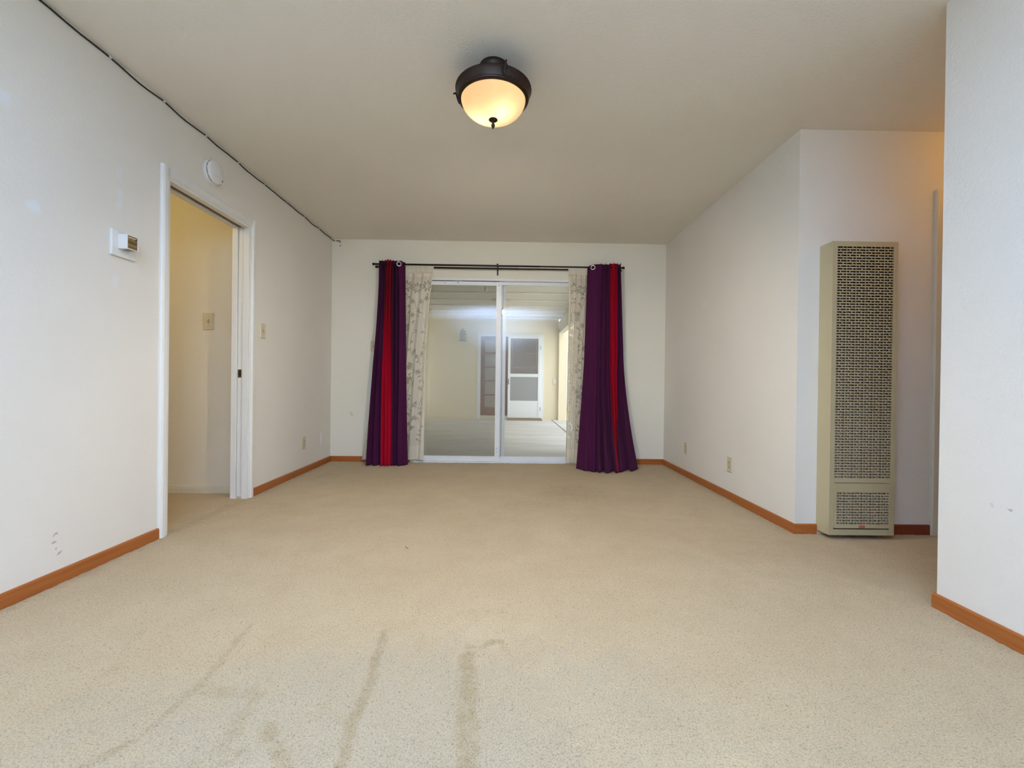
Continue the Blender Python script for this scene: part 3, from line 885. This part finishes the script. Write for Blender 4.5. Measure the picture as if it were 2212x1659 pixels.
# ================================================================== WALL HEATER
HY = 2.528                       # front plane
hx0, hx1, hz0, hz1 = 1.885, 2.268, 0.028, 1.735
he = thing('wall_heater', 'tall beige metal wall heater with slotted grille', 'heater', ((hx0 + hx1) / 2, (HY + YH) / 2, 0))
gx0, gx1, gz0, gz1 = hx0 + 0.026, hx1 - 0.024, 0.358, 1.708     # upper grille opening
dx0, dx1, dz0, dz1 = hx0 + 0.026, hx1 - 0.030, 0.062, 0.333     # lower door opening
m = MB()
t_ = 0.004
m.box(hx0, hx0 + t_, HY, YH, hz0, hz1)
m.box(hx1 - t_, hx1, HY, YH, hz0, hz1)
m.box(hx0 + t_, hx1 - t_, HY, YH, hz1 - t_, hz1)
m.box(hx0 + t_, hx1 - t_, HY, YH, hz0, hz0 + t_)
m.box(hx0 + t_, gx0, HY, HY + t_, hz0 + t_, hz1 - t_)
m.box(gx1, hx1 - t_, HY, HY + t_, hz0 + t_, hz1 - t_)
m.box(gx0, gx1, HY, HY + t_, gz1, hz1 - t_)
m.box(gx0, gx1, HY, HY + t_, dz1, gz0)
m.box(gx0, gx1, HY, HY + t_, hz0 + t_, dz0)
m.box(dx1, gx1, HY, HY + t_, dz0, dz1)
m.build('cabinet', 'heater_paint', he)
B(hx0 + 0.01, hx1 - 0.01, HY + 0.030, HY + 0.036, hz0 + 0.01, hz1 - 0.01).build('inner_panel', 'heater_inside', he)

def grille(x0, x1, z0, z1, rows, yf, start):
    g, tg = MB(), MB()
    pitch = (z1 - z0) / rows
    bar = pitch * 0.37
    per = (x1 - x0) / 6.0
    br = per * 0.075
    lg, sh = per * 0.555, per * 0.295
    for r_ in range(rows + 1):
        z = z1 - r_ * pitch
        g.box(x0, x1, yf, yf + 0.003, z - bar / 2, z + bar / 2)
    for r_ in range(rows):
        za, zb = z1 - (r_ + 1) * pitch + bar / 2, z1 - r_ * pitch - bar / 2
        for k in range(6):
            px = x0 + k * per
            first = lg if (r_ + start) % 2 == 0 else sh
            second = sh if first == lg else lg
            for (a, w) in ((px + br / 2, first), (px + br / 2 + first + br, second)):
                g.box(a - br if a > px + br else a - br / 2, a, yf, yf + 0.003, za, zb)
                hgt = (zb - za) * 0.66
                tg.add([(a, yf + 0.002, za), (a + w, yf + 0.002, za), (a + w - 0.002, yf + 0.013, za + hgt), (a + 0.001, yf + 0.013, za + hgt)], [(0, 1, 2, 3)])
        g.box(x1 - br / 2, x1, yf, yf + 0.003, za, zb)
    return g, tg
g, tg = grille(gx0, gx1, gz0, gz1, 86, HY + 0.0005, 0)
go = g.build('grille', 'heater_paint', he)
go['kind'] = 'stuff'
tgo = tg.build('grille_louvers', 'heater_tongue', go)
tgo['kind'] = 'stuff'
# lower access door, tipped slightly forward at the bottom
ld = MB()
gx0b, gx1b, gz0b, gz1b = dx0 + 0.012, dx1 - 0.006, 0.090, 0.280
yf = HY - 0.006
ld.box(dx0 + 0.002, gx0b, yf, yf + 0.004, 0.070, dz1 - 0.002)
ld.box(gx1b, dx1 - 0.002, yf, yf + 0.004, 0.070, dz1 - 0.002)
ld.box(gx0b, gx1b, yf, yf + 0.004, gz1b, dz1 - 0.002)
ld.box(gx0b, gx1b, yf, yf + 0.004, 0.070, gz0b)
ld.box(dx0 + 0.002, dx0 + 0.005, yf + 0.004, yf + 0.028, 0.070, dz1 - 0.002)
ld.box(dx1 - 0.005, dx1 - 0.002, yf + 0.004, yf + 0.028, 0.070, dz1 - 0.002)
ldo = ld.build('access_door', 'heater_paint', he)
g, tg = grille(gx0b, gx1b, gz0b, gz1b, 12, yf + 0.0005, 0)
lg_ = g.build('lower_grille', 'heater_paint', ldo)
lg_['kind'] = 'stuff'
tt = tg.build('lower_louvers', 'heater_tongue', ldo)
tt['kind'] = 'stuff'
bx = (dx0 + dx1) / 2
bd = MB()
bd.box(bx - 0.017, bx + 0.017, yf - 0.0015, yf, 0.0735, 0.0785)
bd.box(bx - 0.017, bx + 0.017, yf - 0.0015, yf, 0.0815, 0.0865)
bd = bd.build('badge', 'badge_red', ldo)
bd['label'] = 'tiny red badge of two stripes'
B(bx - 0.014, bx + 0.014, yf - 0.0012, yf, 0.0785, 0.0815).build('badge_strip', 'badge_pale', ldo)

# ================================================================== WALL PLATES
def plate(name, label, cat, kind, wall, pos, z, w=0.072, h=0.116, group=None, mat='ivory_plastic', t=0.007):
    """wall: 'L' (faces +X), 'R' (faces -X), 'B' (faces -Y at given y)"""
    def P(a, o, zz):
        if wall == 'L':
            return (XL + o, pos - a, zz)
        if wall == 'R':
            return (XR - o, pos + a, zz)
        return (pos[0] + a, pos[1] - o, zz)
    base = P(0, 0, z)
    e = thing(name, label, cat, base, group)
    def bx_(a0, a1, o0, o1, z0, z1):
        vs_ = [P(a, o, zz) for zz in (z0, z1) for (a, o) in ((a0, o0), (a1, o0), (a1, o1), (a0, o1))]
        return vs_, [(0, 3, 2, 1), (4, 5, 6, 7), (0, 1, 5, 4), (1, 2, 6, 5), (2, 3, 7, 6), (3, 0, 4, 7)]
    def part(nm, mt, *bs, par=e, bevel=0.0):
        mm = MB()
        for b in bs:
            mm.add(*bx_(*b))
        return mm.build(nm, mt, par, bevel=bevel)
    part('cover_plate', mat, (-w / 2, w / 2, 0, t, z - h / 2, z + h / 2), bevel=0.0025)
    if kind == 'switch':
        part('switch_slot', 'dark_slot', (-0.006, 0.006, t - 0.001, t + 0.0006, z - 0.013, z + 0.013))
        sv = [P(a, o, zz) for (a, o, zz) in ((-0.0045, t, z - 0.010), (0.0045, t, z - 0.010), (0.0045, t, z + 0.004), (-0.0045, t, z + 0.004),
                                              (-0.004, t + 0.012, z + 0.006), (0.004, t + 0.012, z + 0.006), (0.004, t + 0.011, z + 0.012), (-0.004, t + 0.011, z + 0.012))]
        MB().add(sv, [(0, 3, 2, 1), (4, 5, 6, 7), (0, 1, 5, 4), (1, 2, 6, 5), (2, 3, 7, 6), (3, 0, 4, 7)]).build('toggle', mat, e)
        for dz in (-0.030, 0.030):
            part('screw', 'dark_slot', (-0.002, 0.002, t, t + 0.0008, z + dz - 0.002, z + dz + 0.002))
    elif kind == 'outlet':
        for dz in (-0.0195, 0.0195):
            rc = part('receptacle', mat, (-0.0165, 0.0165, t, t + 0.002, z + dz - 0.014, z + dz + 0.014), bevel=0.002)
            part('slot', 'dark_slot', (-0.009, -0.006, t + 0.002, t + 0.0026, z + dz - 0.004, z + dz + 0.006),
                 (0.006, 0.009, t + 0.002, t + 0.0026, z + dz - 0.004, z + dz + 0.006),
                 (-0.003, 0.003, t + 0.002, t + 0.0026, z + dz - 0.011, z + dz - 0.006), par=rc)
        part('screw', 'brass', (-0.002, 0.002, t, t + 0.001, z - 0.002, z + 0.002))
    elif kind == 'blank':
        for dz in (-0.042, 0.042):
            part('screw', mat, (-0.002, 0.002, t, t + 0.0012, z + dz - 0.002, z + dz + 0.002))
    return e
plate('light_switch', 'ivory light switch on the left wall just beyond the doorway', 'switch', 'switch', 'L', 3.493, 1.273)
plate('light_switch', 'ivory light switch on the hall wall inside the doorway', 'switch', 'switch', 'B', (-2.322, 3.46), 1.338, w=0.078, h=0.130)
plate('light_switch', 'cream switch plate on the back wall half behind the left curtain', 'switch', 'switch', 'B', (-1.462, YB), 1.272)
plate('wall_outlet', 'ivory outlet low on the left wall by the back corner', 'outlet', 'outlet', 'L', 4.213, 0.290, group='room outlets')
plate('blank_plate', 'blank white cover plate low in the left back corner', 'plate', 'blank', 'L', 4.632, 0.290, mat='white_plastic')
plate('wall_outlet', 'ivory outlet on the right wall, the one nearer the back corner', 'outlet', 'outlet', 'R', 4.245, 0.273, group='room outlets')
plate('wall_outlet', 'ivory outlet on the right wall, the one nearer the heater', 'outlet', 'outlet', 'R', 3.405, 0.272, group='room outlets')
plate('patio_outlet', 'white outlet box on the yellow patio wall', 'outlet', 'outlet', 'B', (1.262, YP), 0.925, w=0.075, h=0.125, mat='white_plastic', t=0.03)

# ================================================================== THERMOSTAT
ts = thing('thermostat', 'white boxy thermostat with brown slatted face on a square plate', 'thermostat', (XL, 2.22, 1.555))
pb_ = B(XL, XL + 0.013, 2.152, 2.292, 1.489, 1.617).build('back_plate', 'white_plastic', ts, bevel=0.003)
TX0, TX1, TY0, TY1, TZ0, TZ1 = XL + 0.013, XL + 0.058, 2.186, 2.252, 1.527, 1.597
m = MB()
m.box(TX0, TX1, TY0, TY0 + 0.004, TZ0, TZ1)
m.box(TX0, TX1, TY1 - 0.004, TY1, TZ0, TZ1)
m.box(TX0, TX1, TY0 + 0.004, TY1 - 0.004, TZ1 - 0.003, TZ1)
m.box(TX0, TX1, TY0 + 0.004, TY1 - 0.004, TZ0, TZ0 + 0.004)
hs = m.build('housing', 'white_plastic', ts, bevel=0.0008)
for k in range(3):
    B(TX0 + 0.008 + k * 0.012, TX0 + 0.014 + k * 0.012, TY0 + 0.014, TY1 - 0.014, TZ0 - 0.0006, TZ0 + 0.001).build('vent_slot', 'dark_slot', hs)
B(TX1 - 0.006, TX1 - 0.003, TY0 + 0.004, TY1 - 0.004, TZ0 + 0.004, TZ1 - 0.003).build('face', 'thermo_brown', ts)
for z0, z1, mt in ((1.556, 1.570, 'thermo_brown_dark'), (1.583, 1.588, 'ivory_plastic'), (1.539, 1.5405, 'dark_slot')):
    B(TX1 - 0.0032, TX1 - 0.0018, TY0 + 0.008, TY1 - 0.008, z0, z1).build('scale', mt, ts)
MB().tube([(TX1 - 0.003, 2.238, 1.582), (TX1 + 0.001, 2.238, 1.582)], 0.003, 10).build('lever', 'dark_slot', ts)

# ================================================================== SMOKE DETECTOR
sm = thing('smoke_detector', 'round white smoke detector above the left doorway', 'smoke detector', (XL, 2.875, 2.225))
SC = (XL, 2.877, 2.226)
MB().lathe([(0.078, 0.0), (0.079, 0.010), (0.074, 0.016), (0.071, 0.018)], SC, 'X', 48).build('base', 'white_plastic', sm, smooth='auto')
sb_ = MB().lathe([(0.069, 0.018), (0.069, 0.022)], SC, 'X', 48, caps=False)
sb_.build('vent_ring', 'white_plastic', sm)
for a0, a1 in ((150, 172), (178, 208), (214, 250), (100, 140), (20, 60), (290, 330)):
    pts = [(XL + 0.0205, SC[1] + 0.0705 * math.cos(math.radians(t)), SC[2] + 0.0705 * math.sin(math.radians(t))) for t in np.linspace(a0, a1, 8)]
    MB().tube(pts, 0.0022, 6).build('vent_slot', 'dark_slot', sm)
MB().lathe([(0.072, 0.0225), (0.073, 0.030), (0.069, 0.040), (0.058, 0.045), (0.02, 0.046)], SC, 'X', 48).build('cover', 'white_plastic', sm, smooth='auto')
MB().lathe([(0.019, 0.0455), (0.019, 0.0485), (0.016, 0.050)], (XL, SC[1] + 0.012, SC[2]), 'X', 24).build('test_button', 'white_plastic', sm, smooth='auto')
B(XL + 0.042, XL + 0.0465, SC[1] + 0.040, SC[1] + 0.046, SC[2] - 0.043, SC[2] - 0.034).build('indicator', 'dark_slot', sm)

# ================================================================== CABLE UNDER THE CEILING
cb = thing('wall_cable', 'thin black cable clipped along the top of the left wall', 'cable', (XL, 3.3, CH - 0.03))
clips = [0.90, 1.30, 1.72, 2.142, 2.475, 2.817, 3.153, 3.492, 3.834, 4.172, 4.499, 4.82]
pts = []
for i, (a, b) in enumerate(zip(clips[:-1], clips[1:])):
    for k in range(6):
        t = k / 6.0
        sag = 0.006 * math.sin(math.pi * t) * (1 + 0.6 * math.sin(i * 2.3)) + 0.002 * math.sin(9 * t + i)
        pts.append((XL + 0.0045, a + (b - a) * t, 2.429 - sag))
pts = [(XL + 0.0045, YR + 0.05, 2.428)] + pts
pts += [(XL + 0.005, 4.82, 2.428), (XL + 0.008, YB - 0.012, 2.425), (XL + 0.018, YB - 0.005, 2.422), (XL + 0.05, YB - 0.005, 2.418),
        (-1.848, YB - 0.006, 2.418), (-1.840, YB - 0.007, 2.414), (-1.838, YB - 0.004, 2.406), (-1.838, YB + 0.01, 2.402)]
MB().tube(pts, 0.0042, 8).build('cable', 'cable_black', cb, smooth=True)
for y in clips[3:]:
    B(XL, XL + 0.011, y - 0.007, y + 0.007, 2.4245, 2.4365).build('cable_clip', 'white_plastic', cb, bevel=0.002)
B(-1.893, -1.881, YB - 0.012, YB, 2.412, 2.427).build('cable_clip', 'white_plastic', cb, bevel=0.002)
MB().lathe([(0.006, -0.003), (0.006, 0.001)], (-1.838, YB, 2.366), 'Y', 12).build('screw', 'dark_slot', cb)

# ================================================================== CURTAIN RODS
RYF, RYB, RZ = YB - 0.118, YB - 0.052, 2.142
rd = thing('curtain_rod', 'black double curtain rod above the sliding door', 'curtain rod', (-0.1, YB, RZ))
fr = MB().lathe([(0.0100, -1.425), (0.0100, 0.35)], (0, RYF, RZ), 'X', 14)
fr.lathe([(0.0085, 0.35), (0.0085, 1.25)], (0, RYF, RZ), 'X', 14)
fr = fr.build('front_rod', 'rod_black', rd, smooth='auto')
br_ = MB().lathe([(0.0100, -1.415), (0.0100, 0.12)], (0, RYB, RZ - 0.012), 'X', 14)
br_.lathe([(0.0085, 0.12), (0.0085, 1.235)], (0, RYB, RZ - 0.012), 'X', 14)
br_ = br_.build('back_rod', 'rod_black', rd, smooth='auto')
for xx, yy, zz, rr, par in ((-1.437, RYF, RZ, 0.0135, fr), (1.250, RYF, RZ, 0.0125, fr), (-1.425, RYB, RZ - 0.012, 0.013, br_), (1.235, RYB, RZ - 0.012, 0.012, br_)):
    MB().lathe([(rr * 0.8, -0.012), (rr, -0.009), (rr, 0.009), (rr * 0.8, 0.012)], (xx, yy, zz), 'X', 14).build('end_cap', 'rod_black', par, smooth='auto')
def bracket(x):
    m = MB()
    m.box(x - 0.008, x + 0.008, YB - 0.004, YB, RZ - 0.075, RZ + 0.02)
    m.box(x - 0.006, x + 0.006, YB - 0.120, YB - 0.004, RZ - 0.026, RZ - 0.018)
    for yy, zz in ((RYF, RZ), (RYB, RZ - 0.012)):
        m.box(x - 0.006, x + 0.006, yy - 0.013, yy - 0.009, RZ - 0.026, zz + 0.012)
        m.box(x - 0.006, x + 0.006, yy + 0.009, yy + 0.013, RZ - 0.026, zz + 0.004)
    m.box(x - 0.009, x + 0.009, RYF - 0.016, RYF + 0.016, RZ + 0.009, RZ + 0.020)
    return m.build('bracket', 'rod_black', rd)
for x in (-0.109, -1.36, 1.19):
    bracket(x)

# ================================================================== CURTAINS
def sheet(fn, u0, u1, nu, nv):
    us = np.linspace(u0, u1, nu)
    vs_ = np.linspace(0, 1, nv)
    U, V = np.meshgrid(us, vs_)
    X, Y, Z = fn(U, V)
    P = np.stack([X, Y, Z], -1).reshape(-1, 3)
    idx = np.arange(nu * nv).reshape(nv, nu)
    F = np.stack([idx[:-1, :-1], idx[:-1, 1:], idx[1:, 1:], idx[1:, :-1]], -1).reshape(-1, 4)
    m = MB()
    m.v = [tuple(p) for p in P.tolist()]
    m.f = [tuple(p) for p in F.tolist()]
    return m
def itp(x, xs, ys):
    return np.interp(x, xs, ys)

def left_drape(U, V):
    # V 0 top .. 1 floor ; U 0..1 across
    XT = itp(U, [0, .28, .55, 1], [-1.385, -1.308, -1.234, -1.108])
    XM = itp(U, [0, .28, .55, 1], [-1.425, -1.304, -1.228, -1.082])
    XB = itp(U, [0, .28, .55, 1], [-1.462, -1.288, -1.206, -1.040])
    X = np.where(V < .5, XT + (XM - XT) * (V / .5) ** 1.4, XM + (XB - XM) * ((V - .5) / .5))
    nf = 9.0
    ph = 2 * np.pi * nf * U
    amp = 0.030 - 0.006 * V
    Y = RYF - 0.004 - 0.10 * V ** 1.5 + amp * np.cos(ph + 0.5 + 0.5 * np.sin(3 * V + 5 * U)) + 0.012 * np.sin(2.3 * ph * .37 + 4 * V)
    X = X + 0.010 * np.sin(ph + 2.0 * V) * (0.4 + V) + 0.006 * np.sin(5 * V + 7 * U)
    # first fold at the right hand edge: flat flap that turns back behind the rod
    k = np.clip((U - .80) / .20, 0, 1)
    flap = RYF - 0.034 + 0.060 * k ** 1.8 - 0.10 * V ** 1.5
    Y = Y * (1 - np.clip((U - .76) / .08, 0, 1)) + flap * np.clip((U - .76) / .08, 0, 1)
    ztop = itp(U, [0, .27, .30, .55, .60, 1], [2.178, 2.180, 2.192, 2.186, 2.182, 2.168]) + 0.003 * np.cos(ph)
    zbot = 0.006 + 0.004 * np.cos(ph)
    return X, Y, ztop + (zbot - ztop) * V

cl_ = thing('drape', 'narrow purple grommet curtain with red stripe, left of the sliding door', 'curtain', (-1.26, RYF, 0), 'purple curtains with red stripe')
sheet(left_drape, 0, .28, 70, 110).build('purple_panel', 'purple_cloth', cl_, smooth=True, solid=0.0025)
sheet(left_drape, .28, .55, 70, 110).build('red_stripe', 'red_cloth', cl_, smooth=True, solid=0.0025)
sheet(left_drape, .55, 1, 110, 110).build('purple_panel', 'purple_cloth', cl_, smooth=True, solid=0.0025)

def right_drape(U, V):
    XT = itp(U, [0, .45, .62, .80, 1], [0.868, 1.035, 1.100, 1.168, 1.222])
    XM = itp(U, [0, .45, .62, .80, 1], [0.842, 1.035, 1.112, 1.180, 1.250])
    XB = itp(U, [0, .45, .62, .80, 1], [0.735, 0.985, 1.132, 1.135, 1.352])
    s = np.clip((V - .45) / .55, 0, 1) ** 1.35
    X = np.where(V < .45, XT + (XM - XT) * (V / .45), XM + (XB - XM) * s)
    ph = 2 * np.pi * 8.0 * U ** 1.15
    fold = np.clip((U - .30) / .12, 0, 1)
    amp = (0.026 + 0.030 * V ** 2) * fold
    forward = 0.05 * V + 0.26 * np.clip((V - .5) / .5, 0, 1) ** 1.7
    forward = forward * (0.75 + 0.35 * np.sin(np.pi * np.clip(U, 0, 1)))
    Y = RYF - 0.022 - forward + amp * np.cos(ph + 0.4 * np.sin(4 * V)) + 0.018 * V * np.sin(3.1 * ph * .31)
    k = np.clip((.24 - U) / .24, 0, 1)
    Y = Y + 0.060 * k ** 1.6
    X = X + (0.008 + 0.012 * V) * np.sin(ph + 1.3 * V) * fold
    X = X - 0.020 * k ** 3 * (V < 0.0)
    ztop = itp(U, [0, .06, .35, .6, .64, .80, .84, 1], [2.150, 2.166, 2.174, 2.176, 2.184, 2.184, 2.178, 2.176]) + 0.004 * np.cos(2 * ph) * fold
    zbot = 0.006 + 0.010 * (1 + np.cos(ph)) * fold * .5
    return X, Y, ztop + (zbot - ztop) * V
cr_ = thing('drape', 'wide flared purple grommet curtain with red stripe, right of the sliding door', 'curtain', (1.05, RYF, 0), 'purple curtains with red stripe')
sheet(right_drape, 0, .62, 130, 120).build('purple_panel', 'purple_cloth', cr_, smooth=True, solid=0.0025)
sheet(right_drape, .62, .80, 50, 120).build('red_stripe', 'red_cloth', cr_, smooth=True, solid=0.0025)
sheet(right_drape, .80, 1, 60, 120).build('purple_panel', 'purple_cloth', cr_, smooth=True, solid=0.0025)
# grommets
for par, xx, yy, rot in ((cl_, -1.158, RYF - 0.030, 0.25), (cr_, 0.918, RYF - 0.012, -0.25)):
    g = MB().torus((0, 0, 0), 0.0215, 0.0052, 'Y', 28, 8)
    cR, sR = math.cos(rot), math.sin(rot)
    g.v = [(p[0] * cR - p[1] * sR + xx, p[0] * sR + p[1] * cR + yy, p[2] + RZ - 0.004) for p in g.v]
    g.build('grommet', 'chrome', par, smooth=True)

# ---- lace sheers: openwork of vines, leaves and flowers
def lace_pattern(W, Hh, ny_, nx_, seed, density=1.0):
    r = np.random.default_rng(seed)
    A = np.zeros((ny_, nx_), dtype=np.float32)
    def dot(s, t, rad, val):
        cx, cy = s / W * (nx_ - 1), (1 - t / Hh) * (ny_ - 1)
        rx, ry = rad / W * (nx_ - 1), rad / Hh * (ny_ - 1)
        x0, x1 = int(max(0, cx - rx - 1)), int(min(nx_ - 1, cx + rx + 1))
        y0, y1 = int(max(0, cy - ry - 1)), int(min(ny_ - 1, cy + ry + 1))
        if x1 < x0 or y1 < y0:
            return
        yy, xx = np.mgrid[y0:y1 + 1, x0:x1 + 1]
        d = np.hypot((xx - cx) / max(rx, .3), (yy - cy) / max(ry, .3))
        A[y0:y1 + 1, x0:x1 + 1] = np.maximum(A[y0:y1 + 1, x0:x1 + 1], val * np.clip(1.45 - d, 0, 1))
    def line(pts, rad, val):
        for a, b in zip(pts[:-1], pts[1:]):
            n = max(2, int(math.hypot(b[0] - a[0], b[1] - a[1]) / 0.0025))
            for k in range(n):
                t = k / n
                dot(a[0] + (b[0] - a[0]) * t, a[1] + (b[1] - a[1]) * t, rad, val)
    def petal(c, ang, l, w, rad, val, filled=False):
        n = 14
        pts = []
        for k in range(n + 1):
            t = k / n * 2 * math.pi
            u = l * (0.5 - 0.5 * math.cos(t))
            v = w * math.sin(t) * (0.6 + 0.4 * math.cos(t))
            pts.append((c[0] + u * math.cos(ang) - v * math.sin(ang), c[1] + u * math.sin(ang) + v * math.cos(ang)))
        line(pts, rad, val)
        if filled:
            line([(c[0] + l * .3 * math.cos(ang), c[1] + l * .3 * math.sin(ang)), (c[0] + l * .7 * math.cos(ang), c[1] + l * .7 * math.sin(ang))], rad, val)
    RAD, V_ = 0.0026, 0.9
    # a big flower near the top, then vines with leaves and buds
    def flower(c, R_, n):
        for k in range(n):
            a = 2 * math.pi * k / n + .2
            petal((c[0] + R_ * .38 * math.cos(a), c[1] + R_ * .38 * math.sin(a)), a, R_ * .62, R_ * .16, RAD, V_, True)
        for k in range(6):
            a = 2 * math.pi * k / 6
            dot(c[0] + R_ * .14 * math.cos(a), c[1] + R_ * .14 * math.sin(a), RAD, V_)
    ncol = max(1, int(round(W / 0.115)))
    for ci in range(ncol):
        s0 = (ci + .5) * W / ncol
        flower((s0 + r.uniform(-.01, .01), Hh - 0.205 - 0.02 * (ci % 2)), 0.062, 9)
        ph = r.uniform(0, 6.28)
        t = Hh - 0.30
        prev = None
        while t > 0.16:
            s = s0 + 0.022 * math.sin(t * 11 + ph)
            if prev and r.random() < .86:
                line([prev, (s, t)], RAD * .8, V_ * .75)
            prev = (s, t)
            if r.random() < .42 * density:
                sd_ = 1 if r.random() < .5 else -1
                e = (s + sd_ * r.uniform(.02, .045), t + r.uniform(-.005, .03))
                line([(s, t), ((s + e[0]) / 2, t + .002), e], RAD * .8, V_ * .8)
                k = r.random()
                if k < .35:
                    for j in range(4):
                        petal(e, r.uniform(0, 6.28), .016, .004, RAD * .8, V_)
                elif k < .7:
                    petal(e, math.pi / 2 + sd_ * .7, .028, .007, RAD * .8, V_, True)
                else:
                    flower(e, .026, 6)
            t -= 0.022
    return A

def sheer(name, label, fn, W, Hh, seed, par_loc):
    nx_, ny_ = int(W / 0.0042), int(Hh / 0.0050)
    A = lace_pattern(W, Hh, ny_, nx_, seed)
    V = np.linspace(0, 1, ny_)[:, None]
    base = 0.10 + 0 * A
    base[(V < 0.048)[:, 0], :] = 0.0           # plain header tape
    base[(V > 0.93)[:, 0], :] = 0.02           # bottom hem
    A[(V < 0.05)[:, 0], :] = 0
    A[(V > 0.93)[:, 0], :] *= .4
    e = max(3, int(0.018 / W * nx_))
    base[:, :2 * e] = 0.02                      # side hems
    base[:, -2 * e:] = 0.02
    A[:, -e:] = 0
    A[:, :e] = 0
    A = np.maximum(A, base)
    th_ = thing(name, label, 'curtain', par_loc, 'lace sheers')
    m = sheet(fn, 0, 1, nx_, ny_)
    m.build('lace_panel', 'lace', th_, smooth=True, attr={'openwork': A})
    return th_
ZT = RZ - 0.012 + 0.006
def left_sheer(U, V):
    xr = itp(V, [0, .2, .42, 1], [-0.800, -0.846, -0.872, -0.886])
    xl = itp(V, [0, .45, 1], [-1.345, -1.40, -1.560])
    ph = 2 * np.pi * 5.5 * U
    X = xl + (xr - xl) * U + 0.006 * np.sin(ph + 3 * V)
    Y = RYB + 0.010 + 0.016 * np.cos(ph + 1.2 * V) - 0.018 * (V < .01) - 0.02 * V + 0.008 * np.sin(11 * U + 5 * V)
    Y = np.where(V < .03, RYB - 0.0145 + 0.0015 * np.cos(ph * 3), Y)
    zb = 0.030 + 0.012 * np.sin(9 * U)
    return X, Y, ZT + (zb - ZT) * V
sheer('lace_sheer', 'cream floral lace sheer showing beside the left purple curtain', left_sheer, 0.62, 2.1, 3, (-1.1, RYB, 0))
def right_sheer(U, V):
    xl = itp(V, [0, .15, .4, .8, 1], [0.662, 0.674, 0.664, 0.655, 0.650])
    xr = itp(V, [0, .45, 1], [1.10, 1.02, 0.98])
    ph = 2 * np.pi * 7.5 * U
    X = xl + (xr - xl) * U + 0.005 * np.sin(ph + 2 * V)
    Y = RYB + 0.012 + 0.018 * np.cos(ph + 0.8 * V + 2) - 0.03 * V
    Y = np.where(V < .03, RYB - 0.0145 + 0.0015 * np.cos(ph * 3), Y)
    zb = 0.015 + 0.008 * np.sin(9 * U)
    return X, Y, ZT + (zb - ZT) * V
sheer('lace_sheer', 'cream floral lace sheer showing beside the right purple curtain', right_sheer, 0.46, 2.1, 5, (0.8, RYB, 0))

# ---- a stray thread on the carpet
lt_ = MB().tube([(-0.530, 2.372, 0.004), (-0.528, 2.358, 0.006), (-0.520, 2.345, 0.006), (-0.510, 2.340, 0.004)], 0.0012, 6).build('lint_thread', 'dark_slot')
tag(lt_, 'short dark thread lying on the middle of the carpet', 'thread')
